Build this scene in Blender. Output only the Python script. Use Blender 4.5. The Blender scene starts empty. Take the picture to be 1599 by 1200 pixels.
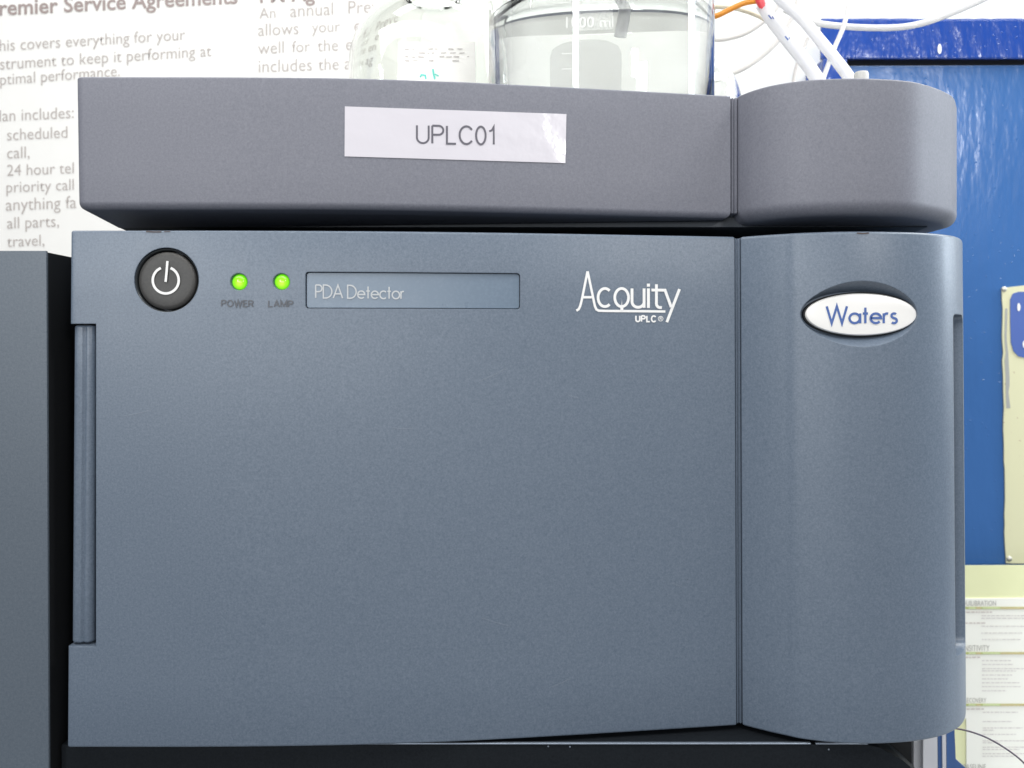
import bpy, bmesh, math, random
from mathutils import Vector, Matrix
import numpy as np
random.seed(7)

# ------------------------------------------------------------------ camera, world, lamps, exposure
S = bpy.context.scene
COL = S.collection
D = 0.335                      # metres from the lens to the foremost plane of the instrument
F = 1385.0                     # focal length in photograph pixels
U = D / F                      # metres per photograph pixel on that plane
CX, CY = 800.0, 540.0          # foot of the optical axis (eye level lies above the picture's middle)

cam = bpy.data.cameras.new('camera')
cam_o = bpy.data.objects.new('camera', cam)
COL.objects.link(cam_o)
cam.sensor_fit = 'HORIZONTAL'
cam.sensor_width = 36.0
cam.lens = 36.0 * F / 1599.0
cam_o.location = (0, -D, 0)
cam_o.rotation_euler = (math.radians(90), 0, 0)
cam.shift_x = (799.5 - CX) / 1599.0
cam.shift_y = -(600.0 - CY) / 1599.0
cam.clip_start = 0.01
cam.clip_end = 60
cam.dof.use_dof = True
cam.dof.focus_distance = D + 0.005
cam.dof.aperture_fstop = 26
S.camera = cam_o

S.view_settings.view_transform = 'Standard'
S.view_settings.look = 'None'
S.view_settings.exposure = 0.0
S.view_settings.gamma = 1.0
S.cycles.max_bounces = 14
S.cycles.transmission_bounces = 12
S.cycles.transparent_max_bounces = 16
S.cycles.sample_clamp_indirect = 40

W = bpy.data.worlds.new('World')
S.world = W
W.use_nodes = True
bg = W.node_tree.nodes['Background']
bg.inputs['Color'].default_value = (0.93, 0.97, 1.0, 1)
bg.inputs['Strength'].default_value = 0.12

def area(name, loc, target, sx, sy, power, color=(1, 1, 1), spread=180):
    l = bpy.data.lights.new(name, 'AREA')
    l.shape = 'RECTANGLE'; l.size = sx; l.size_y = sy
    l.energy = power; l.color = color
    l.spread = math.radians(spread)
    o = bpy.data.objects.new(name, l)
    COL.objects.link(o)
    o.location = loc
    d = Vector(target) - Vector(loc)
    o.rotation_euler = d.to_track_quat('-Z', 'Y').to_euler()
    return o

# fluorescent fittings and side windows of the laboratory, with added fill lamps
area('ceiling_or_fill_light', (-0.16, -0.23, 0.44), (-0.03, 0.06, 0.05), 1.0, 0.20, 3.6, (1.0, 0.98, 0.95))  # added close key lamp, grades the fronts from top to bottom
area('ceiling_or_fill_light', (0.05, 0.12, 1.20), (0.0, 0.34, 0.0), 1.6, 0.25, 9.4, (0.97, 1.0, 0.98))
area('ceiling_or_fill_light', (0.95, -0.02, 0.95), (0.32, 0.36, -0.15), 0.9, 0.20, 14.0, (1.0, 1.0, 0.97))  # added fill lamp, brightens the chart and the wall at lower right
area('ceiling_or_fill_light', (1.36, -2.45, 0.78), (0.0, 0.0, 0.08), 0.34, 0.14, 16.0, (1.0, 0.99, 0.97))
area('window_or_fill_light', (-1.15, -2.1, 0.62), (-0.1, 0.0, 0.05), 0.25, 0.8, 15.0, (0.95, 0.98, 1.0))
area('window_or_fill_light', (-0.42, -2.3, 0.20), (-0.05, 0.0, 0.0), 1.5, 0.34, 14.5, (0.97, 0.99, 1.0))  # added broad lamp behind the camera, puts sheen on the upper panel
area('window_or_fill_light', (1.5, 0.22, 0.45), (0.17, 0.02, 0.02), 0.35, 0.8, 18.0, (0.80, 0.90, 1.0))

# ------------------------------------------------------------------ helpers
def P(px, py, r):
    """world point seen at photograph pixel (px, py) at r times the front-plane distance"""
    return Vector(((px - CX) * U * r, (r - 1) * D, (CY - py) * U * r))

def tag(o, label=None, cat=None, group=None, kind=None):
    if label: o['label'] = label
    if cat: o['category'] = cat
    if group: o['group'] = group
    if kind: o['kind'] = kind
    return o

def empty(name, loc, label, cat, group=None):
    o = bpy.data.objects.new(name, None)
    COL.objects.link(o)
    o.location = loc
    o.empty_display_size = 0.02
    return tag(o, label, cat, group)

def link(name, me, mat, parent=None, smooth=None):
    o = bpy.data.objects.new(name, me)
    COL.objects.link(o)
    if mat is not None:
        me.materials.clear(); me.materials.append(mat)
    if smooth is not None:
        for p in me.polygons: p.use_smooth = True
        if smooth < 179: me.set_sharp_from_angle(angle=math.radians(smooth))
    if parent is not None:
        o.parent = parent
        o.matrix_parent_inverse = Matrix.Translation(-world_loc(parent))
    return o

def world_loc(o):
    # every parent here is either a thing's Empty (a pure offset) or a part whose data is in world space
    v = Vector(o.location)
    if o.parent is not None:
        return Vector((0, 0, 0)) + (o.matrix_parent_inverse.translation + v + world_loc(o.parent))
    return v

def mesh(name, verts, faces):
    me = bpy.data.meshes.new(name)
    me.from_pydata([tuple(v) for v in verts], [], faces)
    me.validate()
    return me

def fixn(me):
    bm = bmesh.new(); bm.from_mesh(me)
    bmesh.ops.recalc_face_normals(bm, faces=bm.faces)
    bm.to_mesh(me); bm.free()
    return me

def rings_solid(name, plan, levels):
    """plan: closed ccw list of (x,y); levels: list of (z, inset). Returns closed solid"""
    n = len(plan)
    pl = [Vector((p[0], p[1])) for p in plan]
    nor = []
    for i in range(n):
        a, b, c = pl[i - 1], pl[i], pl[(i + 1) % n]
        d1 = (b - a).normalized(); d2 = (c - b).normalized()
        n1 = Vector((-d1.y, d1.x)); n2 = Vector((-d2.y, d2.x))
        m = (n1 + n2)
        m = m.normalized() if m.length > 1e-6 else n1
        k = max(0.35, m.dot(n1))
        nor.append(m / k)
    V = []; Fc = []
    for z, ins in levels:
        for p, q in zip(pl, nor):
            V.append((p.x + q.x * ins, p.y + q.y * ins, z))
    for l in range(len(levels) - 1):
        for i in range(n):
            j = (i + 1) % n
            Fc.append((l * n + i, l * n + j, (l + 1) * n + j, (l + 1) * n + i))
    Fc.append(tuple(range(n))[::-1])
    Fc.append(tuple((len(levels) - 1) * n + i for i in range(n)))
    return fixn(mesh(name, V, Fc))

def bevel_levels(z0, z1, rb0, rb1, n=6, mid=1):
    L = []
    for k in range(n + 1):
        a = math.pi / 2 * k / n
        L.append((z0 + rb0 * (1 - math.sin(a)), rb0 * (1 - math.cos(math.pi/2 - a)) if False else rb0 * (1 - math.sin(math.pi/2 - (math.pi/2 - a))) ))
    L = []
    for k in range(n + 1):
        a = math.pi / 2 * k / n
        L.append((z0 + rb0 * (1 - math.cos(a)), rb0 * (1 - math.sin(a))))
    for k in range(1, mid):
        L.append((z0 + rb0 + (z1 - rb1 - z0 - rb0) * k / mid, 0.0))
    for k in range(n + 1):
        a = math.pi / 2 * (1 - k / n)
        L.append((z1 - rb1 * (1 - math.cos(a)), rb1 * (1 - math.sin(a))))
    return L

def box(name, x0, x1, y0, y1, z0, z1, mat, parent=None, rb=0.0, n=3):
    if rb <= 0:
        V = [(x, y, z) for z in (z0, z1) for x, y in ((x0, y0), (x1, y0), (x1, y1), (x0, y1))]
        me = mesh(name, V, [(3, 2, 1, 0), (4, 5, 6, 7), (0, 1, 5, 4), (1, 2, 6, 5), (2, 3, 7, 6), (3, 0, 4, 7)])
        return link(name, me, mat, parent)
    plan = []
    for (cx, cy, a0) in ((x1 - rb, y0 + rb, -90), (x1 - rb, y1 - rb, 0), (x0 + rb, y1 - rb, 90), (x0 + rb, y0 + rb, 180)):
        for k in range(n + 1):
            a = math.radians(a0 + 90 * k / n)
            plan.append((cx + rb * math.cos(a), cy + rb * math.sin(a)))
    me = rings_solid(name, plan, bevel_levels(z0, z1, rb * .99, rb * .99, n))
    return link(name, me, mat, parent, smooth=40)

def catmull(pts, n=8):
    pts = [Vector(p) for p in pts]
    P0 = [pts[0] * 2 - pts[1]] + pts + [pts[-1] * 2 - pts[-2]]
    out = []
    for i in range(1, len(P0) - 2):
        a, b, c, d = P0[i - 1], P0[i], P0[i + 1], P0[i + 2]
        for k in range(n):
            t = k / n
            out.append(0.5 * ((2 * b) + (c - a) * t + (2 * a - 5 * b + 4 * c - d) * t * t + (-a + 3 * b - 3 * c + d) * t ** 3))
    out.append(P0[-2])
    return out

def tube(name, pts, rad, mat, parent=None, seg=14, n=10, r_end=None, close=True):
    path = catmull(pts, n)
    V = []; Fc = []
    up = Vector((0.13, 1, 0.2)).normalized()
    m = len(path)
    for i, p in enumerate(path):
        t = (path[min(i + 1, m - 1)] - path[max(i - 1, 0)]).normalized()
        a = t.cross(up).normalized(); b = t.cross(a).normalized(); 
        rr = rad if r_end is None else rad + (r_end - rad) * i / (m - 1)
        for k in range(seg):
            an = 2 * math.pi * k / seg
            V.append(p + a * (rr * math.cos(an)) + b * (rr * math.sin(an)))
    for i in range(m - 1):
        for k in range(seg):
            j = (k + 1) % seg
            Fc.append((i * seg + k, i * seg + j, (i + 1) * seg + j, (i + 1) * seg + k))
    if close:
        Fc.append(tuple(range(seg))); Fc.append(tuple((m - 1) * seg + k for k in range(seg))[::-1])
    return link(name, fixn(mesh(name, V, Fc)), mat, parent, smooth=60)

def lathe(name, prof, centre, mat, parent=None, seg=96):
    """prof: list of (radius, z) closed on the axis at both ends"""
    V = []; Fc = []; idx = []
    for (r, z) in prof:
        if r < 1e-7:
            idx.append([len(V)]); V.append((centre[0], centre[1], centre[2] + z))
        else:
            idx.append(list(range(len(V), len(V) + seg)))
            for k in range(seg):
                a = 2 * math.pi * k / seg
                V.append((centre[0] + r * math.cos(a), centre[1] + r * math.sin(a), centre[2] + z))
    for i in range(len(prof) - 1):
        A, B = idx[i], idx[i + 1]
        for k in range(seg):
            j = (k + 1) % seg
            if len(A) == 1 and len(B) == 1: continue
            if len(A) == 1: Fc.append((A[0], B[k], B[j]))
            elif len(B) == 1: Fc.append((A[k], A[j], B[0]))
            else: Fc.append((A[k], A[j], B[j], B[k]))
    return link(name, fixn(mesh(name, V, Fc)), mat, parent, smooth=50)

def boolean(o, cutters):
    for c in cutters:
        md = o.modifiers.new('cut', 'BOOLEAN'); md.operation = 'DIFFERENCE'; md.object = c; md.solver = 'EXACT'
    dg = bpy.context.evaluated_depsgraph_get()
    me = bpy.data.meshes.new_from_object(o.evaluated_get(dg))
    o.modifiers.clear()
    o.data = me
    for c in cutters: bpy.data.objects.remove(c)
    for p in me.polygons: p.use_smooth = True
    me.set_sharp_from_angle(angle=math.radians(28))
    return o

# ------------------------------------------------------------------ materials
def nt(name):
    m = bpy.data.materials.new(name); m.use_nodes = True
    return m, m.node_tree, m.node_tree.nodes['Principled BSDF']

def simple(name, col, rough=0.5, metal=0.0, spec=0.5, **kw):
    m, t, b = nt(name)
    b.inputs['Base Color'].default_value = (*col, 1)
    b.inputs['Roughness'].default_value = rough
    b.inputs['Metallic'].default_value = metal
    b.inputs['Specular IOR Level'].default_value = spec
    for k, v in kw.items(): b.inputs[k.replace('_', ' ')].default_value = v
    return m

def plastic(name, c0, c1, rough=0.42, bevel=0.0005, blotch=0.5, spec=0.5, grain=1.0):
    """moulded, lightly textured plastic: fine speckle, soft large blotches, rounded edges"""
    m, t, b = nt(name)
    N = t.nodes; L = t.links
    tc = N.new('ShaderNodeTexCoord')
    n1 = N.new('ShaderNodeTexNoise'); n1.inputs['Scale'].default_value = 1500; n1.inputs['Detail'].default_value = 3; n1.inputs['Roughness'].default_value = .7
    n2 = N.new('ShaderNodeTexNoise'); n2.inputs['Scale'].default_value = 22; n2.inputs['Detail'].default_value = 4
    n3 = N.new('ShaderNodeTexNoise'); n3.inputs['Scale'].default_value = 850; n3.inputs['Detail'].default_value = 3
    for n in (n1, n2, n3): L.new(tc.outputs['Object'], n.inputs['Vector'])
    m1 = N.new('ShaderNodeMapRange'); m1.inputs[1].default_value = .32; m1.inputs[2].default_value = .68; m1.inputs[3].default_value = 0; m1.inputs[4].default_value = 1
    ad = N.new('ShaderNodeMath'); ad.operation = 'MULTIPLY_ADD'; ad.inputs[1].default_value = .65 * grain
    L.new(n1.outputs['Fac'], ad.inputs[0])
    ad2 = N.new('ShaderNodeMath'); ad2.operation = 'MULTIPLY_ADD'; ad2.inputs[1].default_value = .35 * blotch; 
    L.new(n2.outputs['Fac'], ad2.inputs[0]); L.new(n3.outputs['Fac'], ad2.inputs[2])
    sc = N.new('ShaderNodeMath'); sc.operation = 'MULTIPLY'; sc.inputs[1].default_value = .35
    L.new(ad2.outputs[0], sc.inputs[0]); L.new(sc.outputs[0], ad.inputs[2])
    L.new(ad.outputs[0], m1.inputs[0])
    mx = N.new('ShaderNodeMix'); mx.data_type = 'RGBA'
    mx.inputs['A'].default_value = (*c0, 1); mx.inputs['B'].default_value = (*c1, 1)
    L.new(m1.outputs[0], mx.inputs['Factor'])
    L.new(mx.outputs['Result'], b.inputs['Base Color'])
    n4 = N.new('ShaderNodeTexNoise'); n4.inputs['Scale'].default_value = 9; n4.inputs['Detail'].default_value = 7; n4.inputs['Roughness'].default_value = .65
    mp4 = N.new('ShaderNodeMapping'); mp4.inputs['Scale'].default_value = (1, 1, .55); mp4.inputs['Rotation'].default_value = (0, .6, 0)
    L.new(tc.outputs['Object'], mp4.inputs[0]); L.new(mp4.outputs[0], n4.inputs['Vector'])
    m4 = N.new('ShaderNodeMapRange'); m4.inputs[1].default_value = .3; m4.inputs[2].default_value = .7; m4.inputs[3].default_value = rough - .06; m4.inputs[4].default_value = rough + .07
    L.new(n4.outputs['Fac'], m4.inputs[0]); L.new(m4.outputs[0], b.inputs['Roughness'])
    b.inputs['Specular IOR Level'].default_value = spec
    bp = N.new('ShaderNodeBump'); bp.inputs['Strength'].default_value = .35; bp.inputs['Distance'].default_value = .00006
    L.new(n1.outputs['Fac'], bp.inputs['Height'])
    if bevel:
        bv = N.new('ShaderNodeBevel'); bv.samples = 4; bv.inputs['Radius'].default_value = bevel
        L.new(bv.outputs['Normal'], bp.inputs['Normal'])
    L.new(bp.outputs['Normal'], b.inputs['Normal'])
    return m

M = {}
M['upper'] = plastic('dusty_grey_plastic', (.122, .129, .163), (.180, .185, .220), rough=.54)
M['lower'] = plastic('slate_blue_plastic', (.085, .116, .162), (.146, .182, .236), rough=.38)
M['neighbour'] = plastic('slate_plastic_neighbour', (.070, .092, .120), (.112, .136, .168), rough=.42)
M['dark'] = simple('black_metal_and_shade', (.012, .013, .015), .6, spec=.3)
M['darkslate'] = plastic('dark_slate_plastic', (.035, .045, .058), (.055, .065, .080), rough=.5)
M['under'] = plastic('near_black_plastic', (.008, .010, .013), (.014, .017, .021), rough=.6, spec=.08)
M['button'] = plastic('charcoal_rubber', (.040, .040, .040), (.060, .058, .056), rough=.5, blotch=.1)
M['collar'] = simple('button_collar', (.035, .04, .045), .28)
M['white_ink'] = simple('white_ink', (.80, .80, .80), .5)
M['pale_ink'] = simple('pale_grey_ink', (.50, .52, .54), .5)
M['grey_ink'] = simple('dark_grey_ink', (.105, .112, .130), .6)
M['blue_ink'] = simple('blue_ink', (.060, .125, .36), .45)
M['label_ink'] = simple('label_ink', (.10, .095, .12), .5)
M['poster_ink'] = simple('poster_ink', (.44, .40, .385), .8)
M['poster_bold_ink'] = simple('poster_bold_ink', (.33, .27, .26), .7)
M['faint_ink'] = simple('faint_ink', (.74, .73, .72), .7)
M['window'] = plastic('display_window', (.13, .18, .245), (.195, .25, .325), rough=.30, bevel=.0003, blotch=1.6, grain=.25)
M['badge'] = simple('badge_enamel', (.86, .85, .83), .22)
M['trim_metal'] = simple('worn_trim_metal', (.24, .28, .34), .35, 0.6)

def led_mat():
    """green lens glowing hardest near its lower middle, where the chip sits"""
    m, t, b = nt('green_indicator')
    N = t.nodes; L = t.links
    tc = N.new('ShaderNodeTexCoord')
    di = N.new('ShaderNodeVectorMath'); di.operation = 'DISTANCE'; di.inputs[1].default_value = (.52, .0, .36)
    L.new(tc.outputs['Generated'], di.inputs[0])
    cr = N.new('ShaderNodeValToRGB')
    e = cr.color_ramp.elements
    e[0].position = .08; e[0].color = (.75, 1.0, .10, 1)
    e[1].position = .62; e[1].color = (.10, .52, .0, 1)
    k = e.new(.30); k.color = (.33, .92, .01, 1)
    L.new(di.outputs['Value'], cr.inputs[0])
    L.new(cr.outputs[0], b.inputs['Emission Color'])
    b.inputs['Base Color'].default_value = (.15, .55, .02, 1)
    b.inputs['Roughness'].default_value = .15
    b.inputs['Emission Strength'].default_value = .75
    return m
M['led'] = led_mat()

def paper(name, col, rough=.6, tint=.02, scale=60):
    m, t, b = nt(name)
    N = t.nodes; L = t.links
    tc = N.new('ShaderNodeTexCoord'); n = N.new('ShaderNodeTexNoise'); n.inputs['Scale'].default_value = scale; n.inputs['Detail'].default_value = 5
    L.new(tc.outputs['Object'], n.inputs['Vector'])
    mx = N.new('ShaderNodeMix'); mx.data_type = 'RGBA'
    mx.inputs['A'].default_value = (*[max(0, c - tint) for c in col], 1); mx.inputs['B'].default_value = (*[min(1, c + tint) for c in col], 1)
    L.new(n.outputs['Fac'], mx.inputs['Factor']); L.new(mx.outputs['Result'], b.inputs['Base Color'])
    b.inputs['Roughness'].default_value = rough
    return m
M['paper'] = paper('poster_paper', (.80, .795, .78), .85)
M['wall'] = paper('white_wall_paint', (.80, .81, .80), .6, scale=18)
M['leaf_green'] = paper('pale_green_print', (.80, .82, .50), .45)
M['sheet'] = paper('chart_paper', (.90, .90, .83), .45)
M['bar_green'] = paper('olive_green_print', (.47, .52, .20), .5, tint=.06, scale=140)
M['bar_orange'] = paper('ochre_print', (.58, .50, .26), .5, tint=.05, scale=140)
M['bar_pale'] = paper('pale_green_type', (.66, .74, .42), .5, tint=.08, scale=300)
M['micro'] = paper('micro_print', (.60, .56, .55), .6, tint=.10, scale=900)
M['micro_red'] = paper('reddish_print', (.56, .49, .47), .6, tint=.10, scale=900)
M['cream'] = None

def glass(name, col=(1, 1, 1), ior=1.5, rough=0.0):
    m, t, b = nt(name)
    b.inputs['Base Color'].default_value = (*col, 1)
    b.inputs['Roughness'].default_value = rough
    b.inputs['IOR'].default_value = ior
    b.inputs['Transmission Weight'].default_value = 1
    return m
M['glass'] = glass('clear_bottle_glass', (.985, .992, .978), 1.47)
M['glass_green'] = glass('pale_green_bottle_glass', (.925, .94, .912), 1.47)
M['liquid'] = glass('clear_solvent', (.996, .998, .995), 1.34)
M['tube_clear'] = simple('milky_tubing', (.88, .87, .87), .25, Transmission_Weight=.35, IOR=1.35)
M['frosted'] = simple('frosted_polymer', (.80, .80, .82), .5, Alpha=.17)
M['frosted_tube'] = simple('translucent_pickup_tubing', (.86, .86, .90), .35, Alpha=.42)
M['faint_print'] = simple('faint_white_print', (.85, .86, .85), .5, Alpha=.5)
M['tube_pale'] = simple('pale_tubing', (.80, .77, .75), .3, Transmission_Weight=.3, IOR=1.35)
M['tube_white'] = simple('white_sleeve', (.84, .84, .87), .3, Transmission_Weight=.35, IOR=1.3)
M['orange'] = simple('orange_tubing', (.80, .30, .03), .3)
M['red'] = simple('red_sleeve', (.72, .07, .09), .35)
M['cable'] = simple('dark_violet_cable', (.06, .04, .07), .35)

def blue_paint(name, c0, c1, sparkle, bump):
    """thick brushed enamel with pimples that catch the lamps"""
    m, t, b = nt(name)
    N = t.nodes; L = t.links
    tc = N.new('ShaderNodeTexCoord')
    n = N.new('ShaderNodeTexNoise'); n.inputs['Scale'].default_value = 14; n.inputs['Detail'].default_value = 4
    L.new(tc.outputs['Object'], n.inputs['Vector'])
    mx = N.new('ShaderNodeMix'); mx.data_type = 'RGBA'
    mx.inputs['A'].default_value = (*c0, 1); mx.inputs['B'].default_value = (*c1, 1)
    L.new(n.outputs['Fac'], mx.inputs['Factor']); L.new(mx.outputs['Result'], b.inputs['Base Color'])
    b.inputs['Roughness'].default_value = .16
    v = N.new('ShaderNodeTexVoronoi'); v.inputs['Scale'].default_value = sparkle; v.inputs['Randomness'].default_value = 1
    L.new(tc.outputs['Object'], v.inputs['Vector'])
    mr = N.new('ShaderNodeMapRange'); mr.inputs[1].default_value = .0; mr.inputs[2].default_value = .14; mr.inputs[3].default_value = 1; mr.inputs[4].default_value = 0
    L.new(v.outputs['Distance'], mr.inputs[0])
    w = N.new('ShaderNodeTexNoise'); w.inputs['Scale'].default_value = 120; w.inputs['Detail'].default_value = 3
    mp = N.new('ShaderNodeMapping'); mp.inputs['Scale'].default_value = (1, 1, .35)
    L.new(tc.outputs['Object'], mp.inputs[0]); L.new(mp.outputs[0], w.inputs['Vector'])
    ad = N.new('ShaderNodeMath'); ad.operation = 'MULTIPLY_ADD'; ad.inputs[1].default_value = 1.2
    L.new(w.outputs['Fac'], ad.inputs[0]); L.new(mr.outputs[0], ad.inputs[2])
    bp = N.new('ShaderNodeBump'); bp.inputs['Strength'].default_value = bump; bp.inputs['Distance'].default_value = .0012
    bv = N.new('ShaderNodeBevel'); bv.samples = 4; bv.inputs['Radius'].default_value = .003; L.new(bv.outputs['Normal'], bp.inputs['Normal'])
    L.new(ad.outputs[0], bp.inputs['Height']); L.new(bp.outputs['Normal'], b.inputs['Normal'])
    return m
M['blue_frame'] = blue_paint('royal_blue_enamel', (.012, .050, .27), (.018, .068, .34), 190, .7)
M['blue_door'] = blue_paint('steel_blue_enamel', (.040, .125, .34), (.052, .150, .39), 150, .22)

def cream_mat():
    m, t, b = nt('worn_cream_plate')
    N = t.nodes; L = t.links
    tc = N.new('ShaderNodeTexCoord')
    n = N.new('ShaderNodeTexNoise'); n.inputs['Scale'].default_value = 260; n.inputs['Detail'].default_value = 6
    L.new(tc.outputs['Object'], n.inputs['Vector'])
    cr = N.new('ShaderNodeValToRGB')
    cr.color_ramp.elements[0].position = .27; cr.color_ramp.elements[0].color = (.42, .30, .20, 1)
    cr.color_ramp.elements[1].position = .33; cr.color_ramp.elements[1].color = (.68, .67, .45, 1)
    L.new(n.outputs['Fac'], cr.inputs[0]); L.new(cr.outputs[0], b.inputs['Base Color'])
    b.inputs['Roughness'].default_value = .4
    return m
M['cream'] = cream_mat()

def sticker_mat():
    """paper label under clear tape: wavy gloss"""
    m, t, b = nt('glossy_label')
    N = t.nodes; L = t.links
    b.inputs['Base Color'].default_value = (.63, .61, .66, 1)
    b.inputs['Roughness'].default_value = .12
    tc = N.new('ShaderNodeTexCoord')
    n = N.new('ShaderNodeTexNoise'); n.inputs['Scale'].default_value = 95; n.inputs['Detail'].default_value = 3
    L.new(tc.outputs['Object'], n.inputs['Vector'])
    bp = N.new('ShaderNodeBump'); bp.inputs['Strength'].default_value = .5; bp.inputs['Distance'].default_value = .0006
    L.new(n.outputs['Fac'], bp.inputs['Height']); L.new(bp.outputs['Normal'], b.inputs['Normal'])
    return m
M['sticker'] = sticker_mat()

# ------------------------------------------------------------------ the curved fronts (plan curves)
def plan_curve(tab, n=9):
    pts = [Vector((P(px, 0, r).x, P(px, 0, r).y, 0)) for px, r in tab]
    return [(p.x, p.y) for p in catmull(pts, n)]

LOW_PANEL = [(110, 1.0), (200, 1.0), (300, 1.0), (400, 1.0012), (500, 1.0035), (600, 1.0072), (700, 1.0135), (800, 1.0215), (900, 1.0310), (1000, 1.0415), (1100, 1.0525), (1147, 1.0580)]
LOW_COVER = [(1157, 1.0580), (1178, 1.0480), (1200, 1.0385), (1225, 1.0290), (1250, 1.0205), (1300, 1.0110), (1350, 1.0080), (1400, 1.0110), (1440, 1.0185), (1470, 1.0310), (1488, 1.0460), (1497, 1.0600), (1502, 1.0800), (1503, 1.1050)]
UP_PANEL = [(116, 1.0), (250, 1.0), (400, 1.0012), (540, 1.0050), (700, 1.0170), (800, 1.0290), (900, 1.0420), (1000, 1.0560), (1090, 1.0690), (1141, 1.0765)]
UP_COVER = [(1153, 1.0765), (1177, 1.0520), (1210, 1.0300), (1259, 1.0125), (1324, 1.0050), (1372, 1.0070), (1421, 1.0160), (1454, 1.0360), (1480, 1.0640), (1490, 1.0860), (1494, 1.1250)]

def yfun(tab):
    c = plan_curve(tab)
    xs = np.array([p[0] for p in c]); ys = np.array([p[1] for p in c])
    return lambda x: float(np.interp(x, xs, ys))
Y_LP, Y_LC, Y_UP, Y_UC = yfun(LOW_PANEL), yfun(LOW_COVER), yfun(UP_PANEL), yfun(UP_COVER)

def taper(z):
    """the lower instrument widens by 0.8 % towards its foot"""
    return 1.0 + ((180 - z / U) / 808.0) * 0.008

def on(px, py, yf, lift=0.0, tap=True):
    """point on a curved front under photograph pixel (px, py), lifted towards the viewer"""
    y = 0.0
    for _ in range(6):
        r = 1 + y / D
        x = (px - CX) * U * r; z = (CY - py) * U * r
        y = yf(x / taper(z) if tap else x) - lift
    return Vector((x, y, z))

def taper_mesh(me):
    for v in me.vertices: v.co.x *= taper(v.co.z)

def closed_plan(front, yback, rc_left=None, rc_right=None, left_side=True):
    pts = list(front)
    x0, y0 = pts[0]
    if rc_left:
        arc = []
        for k in range(7):
            a = math.pi - 0 + (math.pi / 2) * k / 6
            arc.append((x0 + rc_left + rc_left * math.cos(a), y0 + rc_left + rc_left * math.sin(a)))
        pts = arc + [p for p in pts if p[0] > x0 + rc_left * 1.05]
    pts.append((pts[-1][0], yback))
    pts.append((pts[0][0], yback))
    return pts

# ------------------------------------------------------------------ stroke lettering laid on a surface
def ribbon(pts, w):
    """mitred ribbon along pts (2D); returns verts2d, quads"""
    pts = [Vector(p) for p in pts]
    closed = (pts[0] - pts[-1]).length < 1e-6
    if closed: pts = pts[:-1]
    n = len(pts); V = []; Q = []
    for i in range(n):
        if closed: a, c = pts[i - 1], pts[(i + 1) % n]
        else: a, c = pts[max(i - 1, 0)], pts[min(i + 1, n - 1)]
        b = pts[i]
        d1 = (b - a); d2 = (c - b)
        if d1.length < 1e-9: d1 = d2
        if d2.length < 1e-9: d2 = d1
        d1.normalize(); d2.normalize()
        n1 = Vector((-d1.y, d1.x)); n2 = Vector((-d2.y, d2.x))
        m = n1 + n2
        m = m.normalized() if m.length > 1e-6 else n1
        k = max(0.3, m.dot(n1))
        V.append(b + m * (w / 2 / k)); V.append(b - m * (w / 2 / k))
    for i in range(n if closed else n - 1):
        j = (i + 1) % n
        Q.append((2 * i, 2 * i + 1, 2 * j + 1, 2 * j))
    return V, Q

def arc(cx, cy, rx, ry, a0, a1, n=None):
    n = n or max(6, int(abs(a1 - a0) / 10))
    return [(cx + rx * math.cos(math.radians(a0 + (a1 - a0) * k / n)), cy + ry * math.sin(math.radians(a0 + (a1 - a0) * k / n))) for k in range(n + 1)]

def strokes_mesh(name, strokes, surf, mat, parent, lift=0.00022):
    """strokes: list of (points in photo pixels, width px)"""
    V = []; Fc = []
    for i, (pts, w) in enumerate(strokes):
        # refine long segments so that they hug the curve
        rp = [pts[0]]
        for a, b in zip(pts[:-1], pts[1:]):
            L = math.hypot(b[0] - a[0], b[1] - a[1]); k = max(1, int(L / 14))
            for q in range(1, k + 1): rp.append((a[0] + (b[0] - a[0]) * q / k, a[1] + (b[1] - a[1]) * q / k))
        v2, q2 = ribbon(rp, w)
        o = len(V)
        for v in v2: V.append(surf(v.x, v.y, lift + 0.000025 * (i % 6)))
        Fc += [tuple(o + t for t in q) for q in q2]
    return link(name, mesh(name, V, Fc), mat, parent)

G = {}
G['P'] = (.50, [[(0, 0), (0, 1)], [(0, 1), (.24, 1)] + arc(.24, .74, .26, .26, 90, -90)[1:] + [(0, .48)]])
G['D'] = (.68, [[(0, 0), (0, 1), (.18, 1)] + arc(.18, .5, .5, .5, 90, -90)[1:] + [(0, 0)]])
G['A'] = (.74, [[(0, 0), (.37, 1), (.74, 0)], [(.12, .33), (.62, .33)]])
G['e'] = (.58, [[(.02, .30), (.57, .30)] + arc(.29, .29, .28, .28, 8, 318)[1:]])
G['t'] = (.28, [[(.14, 0), (.14, .92)], [(0, .57), (.28, .57)]])
G['c'] = (.48, [arc(.29, .29, .29, .29, 48, 312)])
G['o'] = (.58, [arc(.29, .29, .29, .29, 0, 360)])
G['r'] = (.25, [[(0, 0), (0, .58)], [(0, .36)] + arc(.17, .38, .16, .19, 170, 65)])
G['a'] = (.58, [arc(.28, .29, .28, .28, 0, 360), [(.58, 0), (.58, .58)]])
G['s'] = (.34, [arc(.17, .44, .135, .13, 40, 240) + arc(.17, .145, .15, .145, 75, -140)])
G['W'] = (1.10, [[(0, 1), (.27, 0), (.55, 1), (.83, 0), (1.10, 1)]])
G[' '] = (.18, [])
H = {}
H['U'] = (.62, [[(0, 1), (0, .33)] + arc(.31, .31, .31, .31, 180, 360)[1:] + [(.62, 1)]])
H['P'] = (.58, [[(0, 0), (0, 1)], [(0, 1), (.33, 1)] + arc(.33, .745, .25, .255, 90, -90)[1:] + [(0, .49)]])
H['L'] = (.48, [[(0, 1), (0, 0), (.48, 0)]])
H['C'] = (.68, [arc(.36, .5, .36, .5, 38, 322)])
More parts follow.
